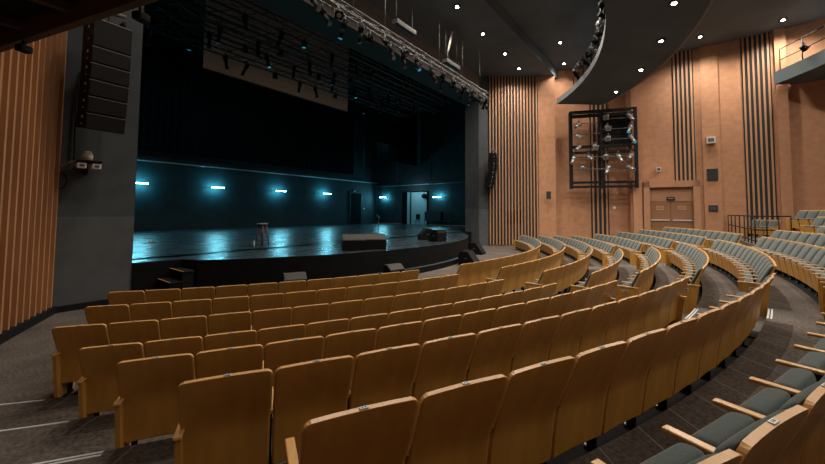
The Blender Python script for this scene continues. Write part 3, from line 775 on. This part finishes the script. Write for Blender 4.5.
# ------------------------------------------------------------------ wall rack with lights
t = thing('lighting_rack', 'large square black steel lighting rack fixed to the wood wall', 'lighting rack')
A_, B_ = Vector((14.0, -15.25)), Vector((15.42, -19.1)); tt = (B_-A_).normalized(); LL = (B_-A_).length; Zb, Zt = 4.05, 9.45
nn = Vector((-tt.y, tt.x)); nn = nn if nn.x < 0 else -nn; rotR = Matrix.Rotation(atan2(tt.y, tt.x), 3, 'Z')
def rk(s, z, o=0.): p = A_+tt*(LL*s)+nn*o; return Vector((p.x, p.y, z))
for s in (.02, .48, .98):
    for o in (0, -.4): mb = MB(); mb.box(rk(s, (Zb+Zt)/2, o), (.20 if s != .48 else .12, .12, Zt-Zb), 'black', rotR); mb.build('post', t)
for z in (Zb+.12, Zb+.42, 6.55, 6.95, Zt-.06, Zt-.34):
    for o in (0, -.4): mb = MB(); mb.box(rk(.5, z, o), (LL, .08, .13), 'black', rotR); mb.build('rail', t)
mb = MB(); mb.box(rk(.73, 8.1, -.42), (LL*.5, .03, 2.2), 'blackmat', rotR); mb.build('back_panel', t)
bars = [(8.75, .50, .96), (8.05, .5, .96), (7.35, .5, .96), (8.55, .04, .46), (7.8, .04, .46), (6.2, .04, .96), (5.35, .04, .96)]
for z, s0, s1 in bars:
    mb = MB(); mb.cyl(rk(s0, z, .06), rk(s1, z, .06), .028, 'grey', 8); mb.build('bar', t)
k = 0
for z, ss in ((9.2, (.56, .88)), (8.75, (.14,)), (8.45, (.57, .9)), (8.0, (.12,)), (7.75, (.58, .9)), (7.2, (.14, .38)), (6.5, (.06, .28, .54, .72, .9)), (5.75, (.18, .57, .86))):
    for s in ss:
        p = rk(s, z, .12)
        q_ = spotlight(p, atan2(tt.y, tt.x)+(.3 if k % 2 else -.5), [-1.0, -.8, -1.15][k % 3], f'spotlight on the black wall rack, {ORD[min(k,15)]} counted from its top' if k < 16 else 'spotlight low on the black wall rack at its right side', 'long' if k % 3 else 'par', 'cyanlens' if k in (4, 7) else 'chrome', 'silver', 'spotlights on the wall rack'); q_.scale = (1.15, 1.15, 1.15); k += 1

# ------------------------------------------------------------------ bridges under the ceiling
def bridge(name, r0, r1, p0, p1, z0, z1, fascia):
    mb = MB(); n = int((p1-p0)/.035)
    def P(R, p): x, y = pol(R, p); return x, y
    for k in range(n):
        a, b = p0+(p1-p0)*k/n, p0+(p1-p0)*(k+1)/n
        A, B, C_, D = P(r0, a), P(r0, b), P(r1, b), P(r1, a)
        mb.face([(*A, z0), (*B, z0), (*C_, z0), (*D, z0)], 'soffit'); mb.face([(*A, z0+.25), (*D, z0+.25), (*C_, z0+.25), (*B, z0+.25)], 'soffit')
        mb.face([(*A, z0), (*A, z1), (*B, z1), (*B, z0)], fascia); mb.face([(*D, z0), (*C_, z0), (*C_, z1), (*D, z1)], 'soffit' if fascia == 'fascia' else fascia)
    for p in (p0, p1):
        A, D = P(r0, p), P(r1, p); mb.face([(*A, z0), (*D, z0), (*D, z1), (*A, z1)], 'fascia')
    o = mb.build(name); tag(o, kind='structure'); return o
bridge('ceiling_bridge', 19.45, 22.65, .15, 1.62, 9.75, 10.1, 'fascia')
mb = MB(); 
n = 46
for k in range(n):
    a, b = .15+1.41*k/n, .15+1.41*(k+1)/n
    A, B, C_, D = pol(22.65, a), pol(22.65, b), pol(22.75, b), pol(22.75, a)
    mb.prism([A, B, C_, D], 9.75, 11.5, 'fasciadark')
tag(mb.build('ceiling_bridge'), kind='structure')
bridge('ceiling_bridge', 30.0, 32.5, .9, 1.462, 9.6, 10.3, 'fasciablue')
def railing(name, R, p0, p1, z, h, n, label, m='black', mids=(.5,), r=.025):
    t = thing(name, label, 'railing')
    P = [Vector((*pol(R, p0+(p1-p0)*k/n), z)) for k in range(n+1)]
    for p in P:
        mb = MB(); mb.cyl(p, p+Vector((0, 0, h)), r, m, 8); mb.build('post', t)
    for f in (1.,)+tuple(mids):
        mb = MB()
        for a, b in zip(P[:-1], P[1:]): mb.cyl(a+Vector((0, 0, h*f)), b+Vector((0, 0, h*f)), r, m, 8)
        mb.build('rail', t)
    return t
railing('bridge_railing', 19.55, .95, 1.50, 10.1, 1.15, 14, 'black steel railing along the curved ceiling bridge above the wall rack')
railing('bridge_railing', 30.15, 1.20, 1.455, 10.3, 1.2, 6, 'black steel railing on the pale bridge at the upper right wall', 'black')
for k in range(14):
    p = .93+k*.041; x, y = pol(19.35, p)
    spotlight((x, y, 10.95), p-AH+.4*(k % 3)-.2, [-.9, -.6, -1.2][k % 3]*(1), f'spotlight clamped to the curved bridge railing, {ORD[k]} from its near end', 'long' if k % 2 else 'par', 'chrome', 'grey' if k % 3 == 0 else 'blackboard', 'spotlights on the curved bridge')
for k in range(4):
    p = 1.25+k*.05; x, y = pol(29.9, p)
    spotlight((x, y, 11.1), p-AH, -.9, f'spotlight on the upper right bridge railing, {ORD[k]} from its near end', 'par', 'chrome', 'blackboard', 'spotlights on the upper right bridge')

# gallery over the left wall
t = thing('side_gallery', 'dark steel gallery with brown edge beam overhanging the left wall', 'gallery')
a, b = Vector((-11.72, -12.35)), Vector((-10.0, -18.4)); d = (b-a).normalized(); L = (b-a).length; rot = Matrix.Rotation(atan2(d.y, d.x), 3, 'Z'); c = (a+b)/2
mb = MB(); mb.box((c.x, c.y, 5.03), (L, .10, .30), 'gallery', rot); mb.build('edge_beam', t)
mb = MB(); mb.prism([(-11.72, -12.45), (-10.0, -18.4), (-14.3, -18.4), (-13.2, -15.55)], 5.17, 5.24, 'blackmat'); mb.build('deck', t)
for s_ in (.22, .42, .62, .82):
    p = a+d*(L*s_); x1 = p.x; x0 = max(-11.6-(-12.2-p.y)*.48+.05, -14.2)
    mb = MB(); mb.box(((x0+x1)/2, p.y, 5.10), (x1-x0, .09, .12), 'gallery'); mb.build('cross_beam', t)
for (x, y, z, la) in ((-11.36, -13.75, 4.72, 'small black loudspeaker under the left gallery beam, at the wall'), (-10.55, -16.05, 4.78, 'small black loudspeaker under the gallery beam, nearer the stage opening')):
    t = thing('gallery_speaker', la, 'speaker', (x, y, z), .5); mb = MB(); mb.box((0, 0, .02), (.15, .13, .10), 'blackmat', bev=.02); mb.build('cabinet', t); mb = MB(); mb.box((0, 0, .09), (.04, .04, .10), 'black'); mb.build('bracket', t)

# ------------------------------------------------------------------ right wall door and fittings
dA, dB = Vector((16.10, -19.62)), Vector((16.48, -21.88)); dt = (dB-dA).normalized(); dL = (dB-dA).length; dn = Vector((-dt.y, dt.x)); dn = dn if dn.x < 0 else -dn
rotD = Matrix.Rotation(atan2(dt.y, dt.x), 3, 'Z'); mid = (dA+dB)/2; FZ = .73
t = thing('auditorium_door', 'wide double wooden door with push bars in the right wall', 'door', (mid.x+dn.x*.05, mid.y+dn.y*.05, FZ), atan2(dt.y, dt.x))
sg = 1 if (Matrix.Rotation(atan2(dt.y, dt.x), 3, 'Z') @ Vector((0, 1, 0))).xy.dot(dn) > 0 else -1
def lb(mb, x, y, z, dx, dy, dz, m, bev=0): mb.box((x, sg*y, z), (dx, dy, dz), m, bev=bev)
mb = MB(); lb(mb, -dL/2-.16, .10, 1.87, .34, .40, 3.74, 'doorframe'); lb(mb, dL/2+.16, .10, 1.87, .34, .40, 3.74, 'doorframe'); lb(mb, 0, .10, 3.54, dL+.66, .40, .40, 'doorframe'); mb.build('door_frame', t)
mb = MB(); lb(mb, 0, .0, 2.90, dL, .06, .94, 'doorframe'); mb.build('transom_panel', t)
for s in (-1, 1):
    mb = MB(); lb(mb, s*dL/4, .0, 1.2, dL/2-.02, .06, 2.42, 'door'); o = mb.build('door_leaf', t)
    mb = MB(); lb(mb, s*dL/4, .045, 2.0, .42, .015, .28, 'doorlite'); lb(mb, s*dL/4-.08, .055, 2.0, .10, .006, .1, 'door'); lb(mb, s*dL/4+.08, .055, 2.0, .10, .006, .1, 'door'); mb.build('plate', o)
    mb = MB(); lb(mb, s*dL/4, .09, 1.22, dL/2-.16, .05, .08, 'plate'); mb.build('push_bar', o)['label'] = 'pale steel push bar'
mb = MB(); mb.box((0, 0, 0), (.42, .08, .20), 'sign', rotD)
p = mid+dn*.14; o = mb.build('exit_sign', None, loc=(p.x, p.y, FZ+2.62)); tag(o, 'small dark unlit sign above the wooden double door', 'sign')
mb = MB(); mb.box((0, 0, 0), (.28, .012, .06), 'doorlite', rotD); q = mb.build('sign_face', o); q.location = (dn.x*.045, dn.y*.045, 0)
def wallbox(x, y, z, w, h, dpt, m, name, label, cat, m2=None):
    t = Vector((-.0, 1)); b = MB(); b.box((0, 0, 0), (dpt, w, h), m, bev=.01)
    if m2: b.box((-dpt/2-.004, 0, 0), (.006, w*.7, h*.6), m2)
    o = b.build(name, None, loc=(x, y, z)); return tag(o, label, cat)
wallbox(16.28, -22.85, 6.9, .42, .40, .30, 'white', 'wall_speaker', 'small pale box high on the wall right of the door slats', 'speaker', 'grey')
wallbox(16.33, -22.87, 4.78, .52, .72, .08, 'slatback', 'wall_vent', 'dark rectangular vent, upper of two right of the door', 'vent')
wallbox(16.33, -22.85, 2.72, .44, .36, .08, 'slatback', 'wall_panel', 'small dark control panel, lower of two right of the door', 'control panel', 'mark')
wallbox(15.98, -20.20, 5.25, .24, .26, .22, 'white', 'wall_camera', 'small white camera on the wall above the door', 'camera', 'mark')
mb = MB(); mb.box((0, 0, 0), (.30, .06, .55), 'slatback', Matrix.Rotation(atan2(-2.3, 1.4), 3, 'Z')); o = mb.build('wall_vent', None, loc=(13.41, -13.95, 3.6)); tag(o, 'dark upright vent on the wood wall right of the slats', 'vent')
mb = MB(); mb.box((0, 0, 0), (1.2, .03, .95), 'blackmat', Matrix.Rotation(atan2(-2.88, 2.08), 3, 'Z')); o = mb.build('wall_opening', None, loc=(12.28, -11.86, 2.05)); tag(o, 'dark square hatch low behind the slatted wall', 'hatch')
mb = MB(); mb.cyl((0, 0, 0), (-.08, 0, 0), .09, 'white', 12); o = mb.build('wall_button', None, loc=(15.45, -17.7, 2.75)); tag(o, 'round white wall button under the lighting rack', 'button')

# railing of the side platform
t = thing('platform_railing', 'black steel railing around the side platform by the right wall', 'railing')
pts = [(16.2, -23.5), (13.2, -23.55), (10.2, -23.6), (7.65, -23.65), (7.95, -24.7)]
pts = [Vector((*p, 1.15)) for p in pts]
P = []
for a, b in zip(pts[:-1], pts[1:]):
    for k in range(2 if a.y > -23.6 else 3): P.append(a.lerp(b, k/(2 if a.y > -23.6 else 3)))
P.append(pts[-1])
for p in P:
    mb = MB(); mb.cyl(p, p+Vector((0, 0, 1.15)), .022, 'black', 6); mb.build('post', t)
for h in (1.15, .15, .6):
    mb = MB()
    for a, b in zip(P[:-1], P[1:]): mb.cyl(a+Vector((0, 0, h)), b+Vector((0, 0, h)), .025, 'black', 6)
    mb.build('rail', t)

# ------------------------------------------------------------------ lights
def downlight(x, y, z, label, e=500, vis=True, size=radians(150), col=(1, .90, .77), blend=.8, r=.25):
    l = bpy.data.lights.new('downlight_lamp', 'SPOT'); l.energy = e; l.color = col; l.spot_size = size; l.spot_blend = blend; l.shadow_soft_size = r; l.use_shadow = True
    o = bpy.data.objects.new('downlight_lamp', l); COL.objects.link(o)
    t = thing('ceiling_downlight', label, 'ceiling light', (x, y, z), 0, 'round ceiling downlights')
    o.parent = t; o.location = (0, 0, -.12)
    mb = MB(); mb.cyl((0, 0, 0), (0, 0, -.05), .17, 'black', 20); mb.build('ring', t)
    mb = MB(); mb.cyl((0, 0, -.052), (0, 0, -.07), .075, 'lamp', 20); mb.build('lens', t)
E0 = 1300
def rayz(px, py_, z):
    d = fwd + R2*((px-412.5)/F_PX) - U2*((py_-PY)/F_PX); q = CAM+d*((z-CAM.z)/d.z); return q.x, q.y
for (x, y), nm in ((rayz(457, 6, 12.25), 'first'), (rayz(483, 33, 12.25), 'second'), (rayz(505, 53, 12.25), 'third'), (rayz(519, 68, 12.25), 'fourth')):
    downlight(x, y, 12.25, f'glowing downlight in the front ceiling panel, {nm} from the left', E0*.6)
for k, x in enumerate((-1.2, -4.4, -7.6)): downlight(x, -13.3, 12.25, f'downlight in the front ceiling above the left seats, {ORD[k]} leftward', E0*(.65 if k < 2 else .4))
downlight(*rayz(560, 42, 12.9), 12.9, 'glowing downlight left of the curved bridge, upper of two', E0); downlight(*rayz(564, 63, 12.9), 12.9, 'glowing downlight left of the curved bridge, lower of two', E0*.35)
for (px, py_, nm) in ((674, 2, 'topmost'), (661, 40, 'second from top'), (641, 69, 'third from top'), (616, 91, 'lowest')):
    d = fwd + R2*((px-412.5)/F_PX) - U2*((py_-PY)/F_PX); s = (9.75-CAM.z)/d.z; q = CAM+d*s
    downlight(q.x, q.y, 9.75, f'glowing downlight under the curved bridge, {nm}', E0*(.3 if py_ > 60 else .8))
downlight(*rayz(700, 36, 12.9), 12.9, 'glowing downlight right of the curved bridge near the wall', E0); downlight(*rayz(783, 19, 12.9), 12.9, 'glowing downlight in the upper right ceiling above the slats', E0)
for x, y, e in ((4, -17.5, 1), (-2, -17.5, .5), (-8, -17, .35), (9, -25.5, 1), (3, -26, 1), (-3, -26.5, .6), (-9, -26, .4), (12, -29.5, 1), (6, -30.5, 1), (-1, -31, .7), (-8, -30.5, .4)):
    downlight(x, y, 12.9, 'round downlight in the ceiling over the rear seats', E0*e*1.35)
w = bpy.data.worlds.new('world'); scene.world = w; w.use_nodes = True; bg = w.node_tree.nodes['Background']; bg.inputs[0].default_value = (.09, .088, .086, 1); bg.inputs[1].default_value = 1
# cyan stage wash from the led bars; wall-facing areas added to imitate a halo
for x in (-4.58, .385, 5.77, 10.92):
    area('led_wash', (x, 7.06, 4.15), (radians(-80), 0, 0), 1.0, .1, (.2, .78, 1), 60); area('led_wash', (x, 7.25, 4.15), (radians(90), 0, 0), 1.0, .1, (.12, .74, 1), 38)
for y in (6.43, -1.16):
    area('led_wash', (18.4, y, 4.0), (0, radians(80), 0), .1, 1.0, (.2, .78, 1), 60); area('led_wash', (18.6, y, 4.0), (0, radians(-90), 0), .1, 1.0, (.12, .74, 1), 35)
area('door_fill', (17.2, 1.6, 4.9), (0, radians(-55), 0), .3, .8, (.45, .85, 1), 22)  # unseen fill added to brighten the pale door leaf
area('stage_fill', (-3, 1, 12), (0, 0, 0), 6, 4, (.2, .75, 1), 60); area('stage_fill', (12, 2, 9), (0, 0, 0), 4, 4, (.2, .75, 1), 35)  # unseen cyan fill areas added to lift the dark stage

scene.view_settings.view_transform = 'Standard'; scene.view_settings.look = 'None'; scene.view_settings.gamma = 1; scene.view_settings.exposure = 0
scene.view_settings.use_curve_mapping = False
scene.cycles.use_denoising = True; scene.cycles.max_bounces = 6; scene.cycles.diffuse_bounces = 4; scene.cycles.glossy_bounces = 3
scene.cycles.sample_clamp_indirect = 4
